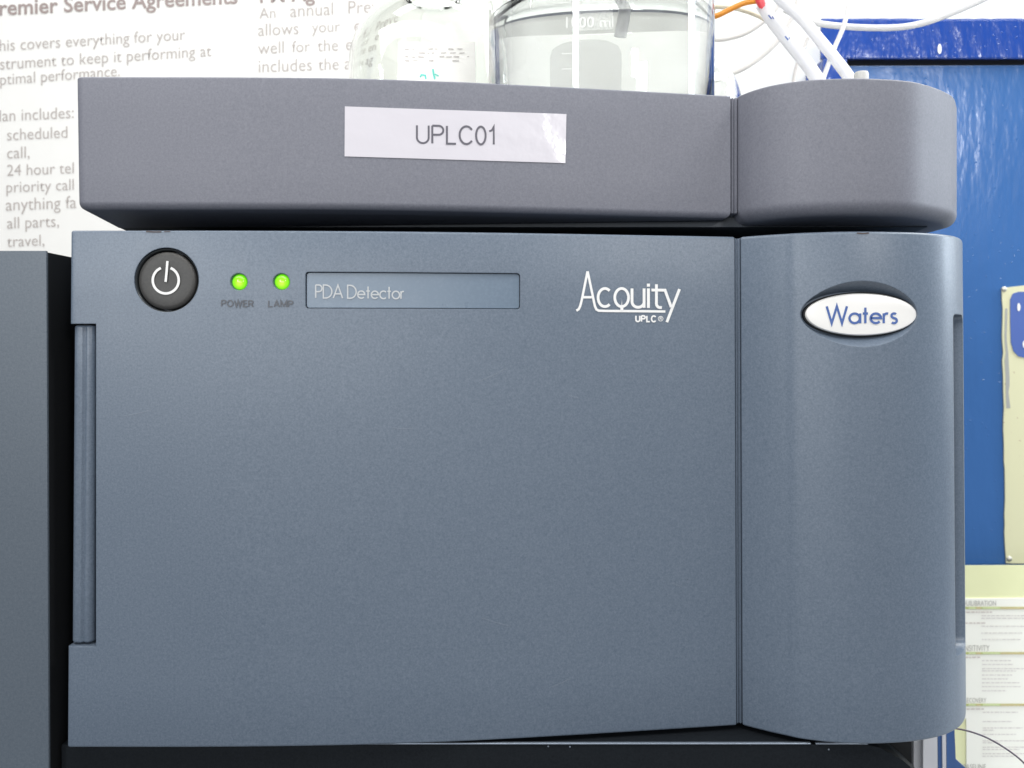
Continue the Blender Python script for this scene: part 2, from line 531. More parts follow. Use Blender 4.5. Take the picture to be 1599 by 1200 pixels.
H['0'] = (.50, [arc(.25, .5, .25, .5, 0, 360)])
H['1'] = (.24, [[(0, .74), (.14, .80), (.24, 1), (.24, 0)]])
H['O'] = (.76, [arc(.38, .5, .38, .5, 0, 360)])
H['W'] = (1.0, [[(0, 1), (.25, 0), (.5, 1), (.75, 0), (1.0, 1)]])
H['E'] = (.52, [[(.52, 1), (0, 1), (0, 0), (.52, 0)], [(0, .52), (.48, .52)]])
H['R'] = (.60, [[(0, 0), (0, 1)], [(0, 1), (.35, 1)] + arc(.35, .75, .24, .25, 90, -90)[1:] + [(0, .5)], [(.32, .5), (.6, 0)]])
H['A'] = (.68, [[(0, 0), (.34, 1), (.68, 0)], [(.12, .33), (.56, .33)]])
H['M'] = (.74, [[(0, 0), (0, 1), (.37, .15), (.74, 1), (.74, 0)]])

def lettering(name, text, glyphs, x0, yb0, x1, yb1, cap, w, surf, mat, parent, gap=.14, slant=0.0, lift=.00022):
    adv = []; X = 0
    for ch in text:
        adv.append(X); X += glyphs[ch][0] + gap
    X -= gap
    sx = (x1 - x0) / X
    st = []
    for ch, a in zip(text, adv):
        for s in glyphs[ch][1]:
            pts = []
            for (gx, gy) in s:
                px = x0 + (a + gx + slant * gy) * sx
                base = yb0 + (yb1 - yb0) * (px - x0) / (x1 - x0)
                pts.append((px, base - gy * cap))
            st.append((pts, w))
    return strokes_mesh(name, st, surf, mat, parent, lift)

# ------------------------------------------------------------------ LOWER INSTRUMENT (the detector)
s_lp = lambda px, py, lift: on(px, py, Y_LP, lift)
s_lc = lambda px, py, lift: on(px, py, Y_LC, lift)
s_up = lambda px, py, lift: on(px, py, Y_UP, lift, tap=False)

Z1, Z0 = 180 * U, -628 * U
det = empty('detector_instrument', (0, .15, Z0), 'slate blue detector unit with round power button, two green lights and oval badge', 'laboratory instrument')

fp = plan_curve(LOW_PANEL)
me = rings_solid('front_panel', closed_plan(fp, .040, rc_left=.0011), bevel_levels(Z0, Z1, .0009, .0009, 4, 8))
taper_mesh(me)
panel = link('front_panel', me, M['lower'], det)

def cyl_cut(px, py, rpx, y0, y1, yf, ry=None, n=64, taperto=1.0):
    c = on(px, py, yf); r = rpx * U * (1 + c.y / D); rz = (ry or rpx) * U * (1 + c.y / D)
    V = []; 
    for (y, k) in ((y0, 1.0), (y1, taperto)):
        for i in range(n):
            a = 2 * math.pi * i / n
            V.append((c.x + r * k * math.cos(a), y, c.z + rz * k * math.sin(a)))
    Fc = [(i, (i + 1) % n, n + (i + 1) % n, n + i) for i in range(n)] + [tuple(range(n))[::-1], tuple(range(n, 2 * n))]
    return link('cutter', fixn(mesh('cutter', V, Fc)), None)

def rrect_cut(x0, y0, x1, y1, rc, ya, yb):
    pts = []
    for (cx, cz, a0) in ((x1 - rc, y1 - rc, 0), (x0 + rc, y1 - rc, 90), (x0 + rc, y0 + rc, 180), (x1 - rc, y0 + rc, 270)):
        for k in range(6):
            a = math.radians(a0 + 90 * k / 5); pts.append((cx + rc * math.cos(a), cz + rc * math.sin(a)))
    n = len(pts)
    V = [(p[0], ya, p[1]) for p in pts] + [(p[0], yb, p[1]) for p in pts]
    Fc = [(i, (i + 1) % n, n + (i + 1) % n, n + i) for i in range(n)] + [tuple(range(n))[::-1], tuple(range(n, 2 * n))]
    return link('cutter', fixn(mesh('cutter', V, Fc)), None)

cut = []
# notch of the left grip
cut.append(box('cutter', -.5, P(150, 0, 1).x, -.02, .03, P(0, 1010, 1).z, P(0, 506, 1).z, None))
# button well, lamp wells
cut.append(cyl_cut(260, 437.5, 52.5, -.01, .0075, Y_LP, taperto=.93))
cut.append(cyl_cut(373, 440.5, 17.5, -.0035, .0030, Y_LP, taperto=.62, n=40))
cut.append(cyl_cut(439.5, 440.3, 17.5, -.0035, .0030, Y_LP, taperto=.62, n=40))
boolean(panel, cut)

# display recess: cut a band that follows the curved front
def follow_cut(xa, xb, za, zb, rc, depth, yf, tap):
    """rounded rectangle in (x,z), sides running in depth; floor follows the front at 'depth' behind it"""
    pts = []
    nx = 14
    for (cx, cz, a0) in ((xb - rc, zb - rc, 0), (xa + rc, zb - rc, 90), (xa + rc, za + rc, 180), (xb - rc, za + rc, 270)):
        for k in range(6):
            a = math.radians(a0 + 90 * k / 5); pts.append((cx + rc * math.cos(a), cz + rc * math.sin(a)))
    n = len(pts)
    # straight edges subdivided
    out = []
    for i in range(n):
        a, b = pts[i], pts[(i + 1) % n]
        out.append(a)
        if abs(a[0] - b[0]) > rc * 2:
            for k in range(1, nx): out.append((a[0] + (b[0] - a[0]) * k / nx, a[1]))
    return out

c_l, c_r = on(477, 425, Y_LP), on(812, 429, Y_LP)
c_b = on(477, 482, Y_LP)
outl = follow_cut(c_l.x, c_r.x, c_b.z, c_l.z, .0011, .001, Y_LP, True)
n = len(outl)
top_half = sorted([p for p in outl if p[1] > (c_b.z + c_l.z) / 2], key=lambda p: p[0])
bot_half = sorted([p for p in outl if p[1] <= (c_b.z + c_l.z) / 2], key=lambda p: p[0])
m_ = min(len(top_half), len(bot_half))
def strip_solid(name, T, B, yfront, yback):
    V = []; Fc = []
    m = len(T)
    for (t, b) in zip(T, B):
        V += [(t[0], yfront(t[0]), t[1]), (b[0], yfront(b[0]), b[1]), (t[0], yback(t[0]), t[1]), (b[0], yback(b[0]), b[1])]
    for i in range(m - 1):
        a, c = 4 * i, 4 * (i + 1)
        Fc += [(a, a + 1, c + 1, c), (a + 2, c + 2, c + 3, a + 3), (a, c, c + 2, a + 2), (a + 1, a + 3, c + 3, c + 1)]
    Fc += [(0, 2, 3, 1), (4 * (m - 1), 4 * (m - 1) + 1, 4 * (m - 1) + 3, 4 * (m - 1) + 2)]
    return fixn(mesh(name, V, Fc))
T_, B_ = top_half[:m_], bot_half[:m_]
yl = lambda x: Y_LP(x / 1.0006)
cutd = link('cutter', strip_solid('cutter', T_, B_, lambda x: yl(x) - .004, lambda x: yl(x) + .0022), None)
boolean(panel, [cutd])
panel.data.materials.clear(); panel.data.materials.append(M['lower'])

# display window insert, with a fine gap round it
def shrink(L_, d, up):
    cx_ = (c_l.x + c_r.x) / 2; cz = (c_l.z + c_b.z) / 2; hx = (c_r.x - c_l.x) / 2; hz = (c_l.z - c_b.z) / 2
    return [(cx_ + (p[0] - cx_) * (hx - d) / hx, cz + (p[1] - cz) * (hz - d) / hz) for p in L_]
dw = link('display_window', strip_solid('display_window', shrink(T_, .00028, 1), shrink(B_, .00028, 0), lambda x: yl(x) + .0009, lambda x: yl(x) + .0021), M['window'], det, smooth=30)
s_dw = lambda px, py, lift: on(px, py, lambda x: yl(x) + .0009, lift)
lettering('lettering', 'PDA Detector', G, 493, 465.5, 631, 467.0, 20.2, 2.1, s_dw, M['pale_ink'], dw, gap=.115)

# power button in its well
def disc_lathe(name, c, prof, mat, parent, seg=64, sx=1.0):
    """prof: (radius, y offset) from outside to the axis, lathed about the y axis"""
    V = []; Fc = []; idx = []
    for (r, y) in prof:
        if r < 1e-8: idx.append([len(V)]); V.append((c.x, c.y + y, c.z))
        else:
            idx.append(list(range(len(V), len(V) + seg)))
            for k in range(seg):
                a = 2 * math.pi * k / seg; V.append((c.x + r * sx * math.cos(a), c.y + y, c.z + r * math.sin(a)))
    for i in range(len(prof) - 1):
        A, B = idx[i], idx[i + 1]
        for k in range(seg):
            j = (k + 1) % seg
            if len(A) == 1: Fc.append((A[0], B[k], B[j]))
            elif len(B) == 1: Fc.append((A[k], A[j], B[0]))
            else: Fc.append((A[k], A[j], B[j], B[k]))
    return link(name, fixn(mesh(name, V, Fc)), mat, parent, smooth=50)

bc = on(260, 438.5, Y_LP)
rb = 45.5 * U
btn = disc_lathe('power_button', bc, [(rb, .0070), (rb, .0016), (rb * .985, .0010), (rb * .95, .0006), (rb * .85, .0003), (rb * .5, .0005), (rb * .2, .00065), (0, .0007)], M['button'], det)
disc_lathe('collar', bc, [(50.5 * U, .0072), (50.5 * U, .0009), (49.5 * U, .0004), (48.3 * U, .0006), (47.3 * U, .0016), (47.0 * U, .0072)], M['collar'], btn)
s_b = lambda px, py, lift: P(px, py, 1.0 + (.0003 - lift) / D)
sym = [(arc(258.8, 438.0, 20.3, 20.6, 112, 428, 40), 3.9), ([(261.4, 408), (260.2, 424), (258.6, 440.5)], 3.7)]
sym = [([(x, 2 * 438.0 - y) for x, y in sym[0][0]], 3.9), sym[1]]
strokes_mesh('power_symbol', sym, s_b, M['white_ink'], btn, lift=.0003)

# indicator lamps
lamp_led = None
for (lx, ly) in ((373, 440.5), (439.5, 440.3)):
    c = on(lx, ly, Y_LP)
    r_ = 12.2 * U
    ring = disc_lathe('indicator_light', c, [(r_ * 1.18, .0029), (r_ * 1.18, .0012), (r_ * 1.10, .0009), (r_ * 1.04, .0012), (r_ * 1.02, .0029)], M['collar'], det, 40)
    disc_lathe('lens', c, [(r_, .0029)] + [(r_ * math.cos(math.radians(a)), .0016 - .0018 * math.sin(math.radians(a))) for a in (0, 15, 30, 45, 60, 75)] + [(0, -.0002)], M['led'], ring, 40)
lettering('caption', 'POWER', H, 346, 478.6, 395, 479.2, 9.2, 2.0, s_lp, M['grey_ink'], det, gap=.22)
lettering('caption', 'LAMP', H, 419.5, 479.0, 457, 479.6, 9.2, 2.0, s_lp, M['grey_ink'], det, gap=.22)

# script logo
def q(pts): return [(880 + x / 8.0, 410 + y / 8.0) for x, y in pts]
w_ = 4.1
logo = [
    (q(catm2 := [(300, 112), (262, 300), (228, 470), (208, 545), (190, 585), (160, 604)]), 3.7),
    (q([(300, 112), (340, 300), (376, 475), (392, 548), (410, 588), (440, 604), (520, 607), (800, 609), (1272, 614)]), 3.7),
    (q([(244, 436), (352, 436)]), 3.8),
    (q(arc(517, 440, 86, 113, 48, 312, 30)), 4.3),
    (q(arc(726, 440, 86, 113, 0, 360, 40)), 4.3),
    (q([(728, 545), (728, 604)]), 4.8),
    (q([(855, 326), (855, 490)] + arc(931, 487, 76, 72, 180, 0, 12)[1:]), 4.4),
    (q([(1006, 326), (1006, 568)]), 4.4),
    (q([(1060, 326), (1060, 570)]), 4.6),
    (q([(1060, 266), (1060, 304)]), 4.8),
    (q([(1160, 274), (1160, 515)] + arc(1202, 515, 42, 46, 180, 95, 8)[1:] + [(1228, 566)]), 4.4),
    (q([(1098, 346), (1268, 348), (1345, 560)]), 4.4),
    (q([(1448, 334), (1290, 748)]), 4.4),
]
# arcs were given with y up: mirror the two bowls vertically is harmless (symmetric); u bowl must hang down
logo[6] = (q([(855, 326), (855, 490)] + [(931 + 76 * math.cos(math.radians(a)), 490 + 72 * math.sin(math.radians(a))) for a in range(170, -1, -10)]), 4.4)
logo[10] = (q([(1160, 274), (1160, 515)] + [(1205 + 45 * math.cos(math.radians(a)), 515 + 50 * math.sin(math.radians(a))) for a in range(170, 79, -15)] + [(1228, 566)]), 4.4)
lg = strokes_mesh('logo', logo, s_lp, M['white_ink'], det)
tail = [(723, 545), (728, 462), (733, 545)]
v = [s_lp(*p, .00036) for p in q(tail)]
link('logo_tail', mesh('logo_tail', v, [(0, 2, 1)]), M['white_ink'], lg)
lettering('lettering', 'UPLC', H, 993, 502.4, 1024, 502.8, 9.0, 2.4, s_lp, M['white_ink'], lg, gap=.28)
reg = [(arc(1031.6, 498.0, 3.7, 3.7, 0, 360, 20), .9), ([(1030.4, 500.2), (1030.4, 495.8), (1032.2, 495.8), (1033, 496.9), (1032.2, 498.0), (1030.4, 498.0)], .8), ([(1031.8, 498), (1033.2, 500.2)], .8)]
strokes_mesh('registered_mark', reg, s_lp, M['white_ink'], lg)

# wear: brown nicks on the upper edges, hairlines and specks on the door
nick = simple('brown_nick', (.085, .062, .060), .7)
strokes_mesh('edge_nick', [([(228, 361.8), (240, 362.4), (252, 362.2)], 1.8), ([(256, 362.0), (266, 361.9)], 1.2)], s_lp, nick, det, .0002)
strokes_mesh('edge_nick', [([(1338, 364.2), (1347, 364.9), (1357, 364.2)], 2.0)], s_lc, nick, det, .0002)
hair = simple('hairline_scuff', (.34, .38, .44), .5, Alpha=.35)
rs = random.Random(5); sc_ = []
for k in range(7):
    x_, y_ = rs.uniform(180, 1100), rs.uniform(520, 1120); a_ = rs.uniform(-.5, .5); l_ = rs.uniform(14, 46)
    sc_.append(([(x_, y_), (x_ + l_ * .5, y_ + l_ * .5 * a_ + 1), (x_ + l_, y_ + l_ * a_)], .8))
for k in range(26):
    x_, y_ = rs.uniform(160, 1130), rs.uniform(380, 1140); sc_.append(([(x_, y_), (x_ + 1.3, y_ + rs.uniform(-.6, .6))], 1.2))
strokes_mesh('hairline_scuffs', sc_, s_lp, hair, det, .00018)['kind'] = 'stuff'

# grip bar in the left notch
gx0, gx1 = P(112, 0, 1.0).x, P(145, 0, 1.0).x
gp = []
g_r = .0030
pl = [(gx0, .012), (gx0, .0040)]
pl += [(gx0 + .0018 + .0018 * math.cos(math.radians(a)), .0034 + .0018 * math.sin(math.radians(a))) for a in range(195, 271, 15)]
pl += [(gx0 + .0035, .00155), (gx0 + .0044, .0022), (gx0 + .0052, .00165)]
pl += [(gx1 - .0026 + .0026 * math.cos(math.radians(a)), .0042 + .0026 * math.sin(math.radians(a))) for a in range(-90, 1, 15)]
pl += [(gx1, .012)]
me = rings_solid('grip_bar', pl, bevel_levels(P(0, 1007, 1.0).z, P(0, 508.0, 1.0).z, .0010, .0010, 4, 6))
taper_mesh(me)
link('grip_bar', me, M['lower'], det, smooth=35)
# back of the notch
box('grip_recess', P(106, 0, 1).x, P(156, 0, 1).x, .0125, .0135, P(0, 1012, 1).z, P(0, 504, 1).z, M['dark'], det)

# hinge strip in the valley
def hinge(name, pxa, pxb, r, z0, z1, mat, parent, tap):
    xa, xb = P(pxa, 0, r).x, P(pxb, 0, r).x
    y = (r - 1) * D
    w = xb - xa
    pl = [(xa, y + .02), (xa, y + .0022), (xa + .12 * w, y + .0008), (xa + .30 * w, y + .0003), (xa + .45 * w, y + .0009), (xa + .5 * w, y + .0013), (xa + .55 * w, y + .0009), (xa + .75 * w, y + .0002), (xa + .92 * w, y + .0006), (xb, y + .0018), (xb, y + .02)]
    me = rings_solid(name, pl, bevel_levels(z0, z1, .0004, .0004, 2, 6))
    if tap: taper_mesh(me)
    return link(name, me, mat, parent, smooth=25)
hinge('hinge_strip', 1147.2, 1156.8, 1.0583, Z0 + .0006, Z1 - .0006, M['lower'], det, True)

# rounded right cover
cp = plan_curve(LOW_COVER)
pc = list(cp) + [(cp[-1][0] + .0002, .06), (cp[-1][0] + .0002, .075), (cp[0][0], .075)]
me = rings_solid('side_cover', pc, bevel_levels(Z0, Z1, .0010, .0012, 5, 8))
taper_mesh(me)
cover = link('side_cover', me, M['lower'], det)
# oval well
wc = P(1346.5, 490.5, 1.008)
seg_ = 96; V = []
wprof = [(-.003, 1.02, 1.18), (.0027, 1.0, 1.0), (.0095, .985, .70)]
for (y, kx, kz) in wprof:
    for i in range(seg_):
        a = 2 * math.pi * i / seg_
        V.append((wc.x + 91.5 * U * 1.01 * kx * math.cos(a), y, wc.z + 51.5 * U * 1.008 * kz * math.sin(a)))
Fc = [(l * seg_ + i, l * seg_ + (i + 1) % seg_, (l + 1) * seg_ + (i + 1) % seg_, (l + 1) * seg_ + i) for l in range(2) for i in range(seg_)] + [tuple(range(seg_))[::-1], tuple(range(2 * seg_, 3 * seg_))]
bcut = link('cutter', fixn(mesh('cutter', V, Fc)), None)
# side finger slot: rounded ends, opening to the right
x_in = P(1450, 0, 1.05).x
slot_y0, slot_y1 = (1.0455 - 1) * D, (1.0835 - 1) * D
zt, zb = P(0, 491, 1.05).z, P(0, 1024, 1.05).z
rr = .0042
sp = []
for (cy_, cz, a0) in ((slot_y1 - rr, zt - rr, 0), (slot_y0 + rr * .4, zt - rr * .4, 90), (slot_y0 + rr * .4, zb + rr * .4, 180), (slot_y1 - rr, zb + rr, 270)):
    q_ = rr if cy_ > (slot_y0 + slot_y1) / 2 else rr * .4
    for k in range(6):
        a = math.radians(a0 + 90 * k / 5); sp.append((cy_ + q_ * math.cos(a), cz + q_ * math.sin(a)))
n = len(sp)
V = [(x_in, a, b) for a, b in sp] + [(x_in + .08, a, b) for a, b in sp]
scut = link('cutter', fixn(mesh('cutter', V, [(i, (i + 1) % n, n + (i + 1) % n, n + i) for i in range(n)] + [tuple(range(n))[::-1], tuple(range(n, 2 * n))])), None)
boolean(cover, [bcut, scut])
cover.data.materials.clear(); cover.data.materials.append(M['lower'])

# oval badge
bcn = P(1345.8, 491.3, 1.0185)
hx, hz = 87.0 * U * 1.0185, 33.0 * U * 1.0185
def oval(name, c, prof, mat, parent, seg=96):
    V = []; Fc = []
    for (k, y) in prof:
        for i in range(seg):
            a = 2 * math.pi * i / seg
            V.append((c.x + (hx + k) * math.cos(a), c.y + y, c.z + (hz + k) * math.sin(a)))
    for l in range(len(prof) - 1):
        for i in range(seg):
            j = (i + 1) % seg
            Fc.append((l * seg + i, l * seg + j, (l + 1) * seg + j, (l + 1) * seg + i))
    Fc.append(tuple((len(prof) - 1) * seg + i for i in range(seg)))
    return link(name, fixn(mesh(name, V, Fc)), mat, parent, smooth=40)
bd = oval('oval_badge', bcn, [(.0, .006), (.0, .0006), (-.0004, .0001), (-.001, 0)], M['badge'], det)
oval('badge_rim', bcn, [(.0006, .0065), (.0006, .0014), (-.0002, .0012)], M['dark'], bd)
s_bd = lambda px, py, lift: P(px, py, 1.0185 - lift / D)
lettering('lettering', 'Waters', G, 1291, 505.2, 1401, 504.9, 26.5, 3.7, s_bd, M['blue_ink'], bd, gap=.14, lift=.0002)

box('chassis', P(118, 0, 1.1).x * 1.0, P(1503, 0, 1.10).x - .003, .041, .325, Z0 + .001, Z1 - .004, M['dark'], det, rb=.002)

# ------------------------------------------------------------------ UPPER INSTRUMENT (the tray)
T1, T0 = 420 * U, 214.0 * U
tray = empty('solvent_tray', (0, .15, 182 * U), 'dusty grey bottle tray unit with a white paper label, on top of the detector', 'laboratory instrument')
up = plan_curve(UP_PANEL)
me = rings_solid('front_panel', closed_plan(up, .034, rc_left=.0032), bevel_levels(T0, T1, .0028, .0007, 7, 4))
for v in me.vertices:
    if v.co.z < T0 + .004:
        fade = max(0.0, min(1.0, (-300 * U - v.co.x) / (300 * U)))
        v.co.z -= .10 * max(0, v.co.y) * fade * (1 if v.co.z < T0 + .003 else .5)
    v.co.x += (T1 - v.co.z) * .015 * max(0, min(1, -v.co.x / (600 * U)))
link('front_panel', me, M['upper'], tray, smooth=30)
hinge('hinge_strip', 1141.4, 1152.8, 1.0768, T0 + .002, T1 - .0006, M['upper'], tray, False)
cu = plan_curve(UP_COVER)
pc = list(cu) + [(cu[-1][0], .060), (cu[-1][0] - .004, .068), (cu[0][0], .068)]
me = rings_solid('side_cover', pc, bevel_levels(206 * U, T1, .0058, .0008, 9, 4))
link('side_cover', me, M['upper'], tray, smooth=30)
# body under and behind the fronts
xl, xr = P(121, 0, 1).x, cu[-1][0] - .016
V = []; prof = [(.0345, 204 * U), (.10, 186 * U), (.33, 186 * U), (.33, 305 * U), (.0345, 305 * U)]
for x in (xl, xr):
    for y, z in prof: V.append((x, y, z))
link('tray_body', fixn(mesh('tray_body', V, [(0, 1, 2, 3, 4), (9, 8, 7, 6, 5)] + [(i, (i + 1) % 5, 5 + (i + 1) % 5, 5 + i) for i in range(5)])), M['darkslate'], tray)
box('side_wall', xl, xl + .003, .035, .33, 306 * U, T1 - .006, M['upper'], tray)
box('side_wall', xr - .003, xr, .0695, .33, 306 * U, T1 - .006, M['upper'], tray)
box('back_wall', xl + .0032, xr - .0032, .327, .33, 306 * U, T1 - .006, M['upper'], tray)
box('floor_reflector', xl + .004, xr - .004, .0362, .326, 305 * U + .0002, 305 * U + .0008, paper('white_reflector_sheet', (.74, .75, .74), .8), tray)  # unseen pale sheet added to lighten the reflection in the liquid
# round grommet for the tubing
gc = P(1345, 117, 1.20)
lathe('grommet', [(0, -.014), (.0032, -.014), (.0032, .0004), (.0028, .0012), (.0018, .0015), (0, .0016)], (gc.x, gc.y, P(0, 117.5, 1.20).z), simple('grey_grommet', (.42, .42, .41), .5), tray, 32)

# paper label
def patch(name, c00, c10, c11, c01, surf, lift, thick, mat, parent, nx=24, ny=4):
    V = []; Fc = []
    for lay in (lift, lift - thick):
        for j in range(ny + 1):
            for i in range(nx + 1):
                s, t = i / nx, j / ny
                px = (c00[0] * (1 - s) + c10[0] * s) * (1 - t) + (c01[0] * (1 - s) + c11[0] * s) * t
                py = (c00[1] * (1 - s) + c10[1] * s) * (1 - t) + (c01[1] * (1 - s) + c11[1] * s) * t
                V.append(surf(px, py, lay))
    m = (nx + 1) * (ny + 1)
    for j in range(ny):
        for i in range(nx):
            a = j * (nx + 1) + i
            Fc += [(a, a + 1, a + nx + 2, a + nx + 1), (m + a, m + a + nx + 1, m + a + nx + 2, m + a + 1)]
    for i in range(nx):
        Fc.append((i, m + i, m + i + 1, i + 1)); b = ny * (nx + 1) + i; Fc.append((b, b + 1, m + b + 1, m + b))
    for j in range(ny):
        a = j * (nx + 1); Fc.append((a, a + nx + 1, m + a + nx + 1, m + a)); a += nx; Fc.append((a, m + a, m + a + nx + 1, a + nx + 1))
    return link(name, fixn(mesh(name, V, Fc)), mat, parent, smooth=40)
st = patch('paper_label', (538.5, 166.5), (884.5, 178.5), (883, 255), (538, 244.5), s_up, .00028, .00014, M['sticker'], tray)
lettering('lettering', 'UPLC01', H, 651, 223.6, 771, 226.0, 27.6, 3.1, s_up, M['label_ink'], st, gap=.19, lift=.00036)

# ------------------------------------------------------------------ LEFT NEIGHBOUR
nb = empty('neighbouring_instrument', (P(-150, 0, 1).x, .17, -.40), 'plain slate grey instrument housing standing at the left of the detector', 'laboratory instrument')
ztop = P(0, 392, 1).z
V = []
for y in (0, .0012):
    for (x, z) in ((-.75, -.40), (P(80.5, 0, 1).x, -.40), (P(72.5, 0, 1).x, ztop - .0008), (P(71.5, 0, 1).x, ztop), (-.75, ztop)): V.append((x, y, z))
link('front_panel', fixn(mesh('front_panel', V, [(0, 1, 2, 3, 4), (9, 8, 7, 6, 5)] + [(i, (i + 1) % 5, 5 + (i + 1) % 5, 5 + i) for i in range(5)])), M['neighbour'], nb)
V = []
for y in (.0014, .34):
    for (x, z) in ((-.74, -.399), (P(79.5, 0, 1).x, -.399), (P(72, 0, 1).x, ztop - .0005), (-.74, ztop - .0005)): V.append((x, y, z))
link('housing', fixn(mesh('housing', V, [(0, 1, 2, 3), (7, 6, 5, 4)] + [(i, (i + 1) % 4, 4 + (i + 1) % 4, 4 + i) for i in range(4)])), M['dark'], nb)  # shade on the side face is painted in by this near-black body

# ------------------------------------------------------------------ INSTRUMENT BENEATH
lo = empty('supporting_instrument', (0, .17, -.40), 'dark slate instrument under the detector with a thin metal trim line', 'laboratory instrument')
zt = -632.5 * U
yq = .0068
A = lambda px, py: (P(px, py, 1 + yq / D).x, P(px, py, 1 + yq / D).z)
poly = [A(96, 1163.3), A(1352, 1163.3), A(1375, 1168), A(1410, 1188), A(1450, 1222), A(1460, 1900), A(96, 1900)]
V = [(x, yq, z) for x, z in poly] + [(x, .030, z) for x, z in poly]
n = len(poly)
link('front_panel', fixn(mesh('front_panel', V, [tuple(range(n)), tuple(range(n, 2 * n))[::-1]] + [(i, (i + 1) % n, n + (i + 1) % n, n + i) for i in range(n)])), M['under'], lo)
for a, b in ((560, 1266), (1273, 1355)):
    tr = box('trim_strip', A(a, 0)[0], A(b, 0)[0], yq - .0006, .0076, A(0, 1162.4)[1], A(0, 1159.6)[1], M['trim_metal'], lo, rb=.0003)
for bx_, by_ in ((856, 1165.8), (890, 1166.5), (1294, 1170.5)):
    c = P(bx_, by_, 1 + yq / D)
    disc_lathe('rivet', c, [(.00035, .0), (.0003, -.0002), (0, -.0003)], M['trim_metal'], lo, 12)
box('chassis', P(110, 0, 1).x, P(1424, 0, 1.09).x, .0305, .325, -.40, zt - .001, M['dark'], lo)

# ------------------------------------------------------------------ BENCH AND WALL (the setting)
tag(box('bench_top', -1.3, 1.3, -.12, .40, -.44, -.40, simple('grey_bench_laminate', (.35, .36, .37), .4)), kind='structure')
# wall plane: a Z + b X = c with Z measured from the lens
WA, WB, WC = 1.0664, 0.115, 0.80
def wallpt(px, py, off=0.0):
    kx, kz = (px - CX) / F, (CY - py) / F
    Z = (WC - off * math.hypot(WA, WB)) / (WA + WB * kx)
    return Vector((kx * Z, Z - D, kz * Z))
wa = wallpt(-2600, 0); wb = wallpt(4200, 0)
nrm = Vector((WB, WA, 0)).normalized()
V = [Vector((p.x, p.y, z)) + nrm * d for d in (0, .05) for p in (wa, wb) for z in (-1.2, 1.2)]
tag(link('wall', fixn(mesh('wall', V, [(0, 1, 3, 2), (4, 6, 7, 5), (0, 2, 6, 4), (1, 5, 7, 3), (0, 4, 5, 1), (2, 3, 7, 6)])), M['wall']), kind='structure')

def slab(name, pts_front, depth_vec, mat, parent):
    n = len(pts_front)
    V = [Vector(p) for p in pts_front] + [Vector(p) + depth_vec for p in pts_front]
    return link(name, fixn(mesh(name, V, [tuple(range(n)), tuple(range(n, 2 * n))[::-1]] + [(i, (i + 1) % n, n + (i + 1) % n, n + i) for i in range(n)])), mat, parent)

ps = empty('service_poster', wallpt(200, 420), 'white printed poster about service agreements hanging on the wall at the left', 'poster')
slab('sheet', [wallpt(-420, -330, .002), wallpt(650, -395, .002), wallpt(655, 560, .002), wallpt(-420, 575, .002)], nrm * .001, M['paper'], ps)
s_w = lambda px, py, lift: wallpt(px, py, .0022 + lift)
strokes_mesh('ruled_line', [([(381.5, -200), (382.5, 150)], .8)], s_w, M['faint_ink'], ps)
strokes_mesh('ruled_line', [([(400, -200), (400.8, 150)], .8)], s_w, M['faint_ink'], ps)

FONTC = {}
def word(text, x0, y0, x1, y1, mat, parent, bold=0.0, name='printed_word', surf=s_w, lift=.0003, hs=1.0):
    cu_ = bpy.data.curves.new('t', 'FONT'); cu_.body = text; cu_.size = 1.0; cu_.offset = bold
    cu_.resolution_u = 3
    to = bpy.data.objects.new('t', cu_); COL.objects.link(to)
    me = bpy.data.meshes.new_from_object(to.evaluated_get(bpy.context.evaluated_depsgraph_get()))
    bpy.data.objects.remove(to)
    xs = [v.co.x for v in me.vertices]
    a, b = min(xs), max(xs)
    s = (x1 - x0) / (b - a)
    for v in me.vertices:
        px = x0 + (v.co.x - a) * s
        base = y0 + (y1 - y0) * (px - x0) / (x1 - x0)
        v.co = surf(px, base - v.co.y * s * hs, lift)
    me.name = name
    return link(name, me, mat, parent)

ink, bink = M['poster_ink'], M['poster_bold_ink']
word('Premier Service Agreements', -18, 25, 371, 5.5, bink, ps, .016)
for row in [('This covers everything for your', -16, 81, 289, 62.5), ('instrument to keep it performing at', -17, 110, 330, 88), ('optimal performance.', -13, 134, 187, 119),
            ('Plan includes:', -13, 190.5, 115, 184.5), ('scheduled', 11, 219.5, 105, 215.2), ('call,', 11, 248, 46, 246.5), ('24 hour tel', 11, 275, 115, 270.8),
            ('priority call', 10, 301, 115, 296.8), ('anything fa', 9, 329.5, 119, 325), ('all parts,', 11, 357.5, 92, 354), ('travel,', 11, 386, 69, 383.6)]:
    word(*row, ink, ps, -.006, hs=1.08)
word('PM Ag', 406, 4.5, 492, 1.0, bink, ps, .016)
for row in [('An', 405, 29.5, 430, 28.3), ('annual', 453, 27, 520, 23.5), ('Preve', 544, 22, 604, 19), ('allows', 403, 56.5, 466, 53.5), ('your', 487, 51.5, 531, 49.5), ('equ', 553, 50, 590, 48),
            ('well', 403, 85, 443, 83), ('for', 456, 82, 484, 81), ('the', 496, 80.8, 528, 79.5), ('en', 540, 79, 563, 78), ('includes', 404, 113.5, 487, 110.5), ('the', 497, 110.2, 529, 109), ('ag', 538, 109, 560, 108)]:
    word(*row, ink, ps, -.006, hs=1.08)

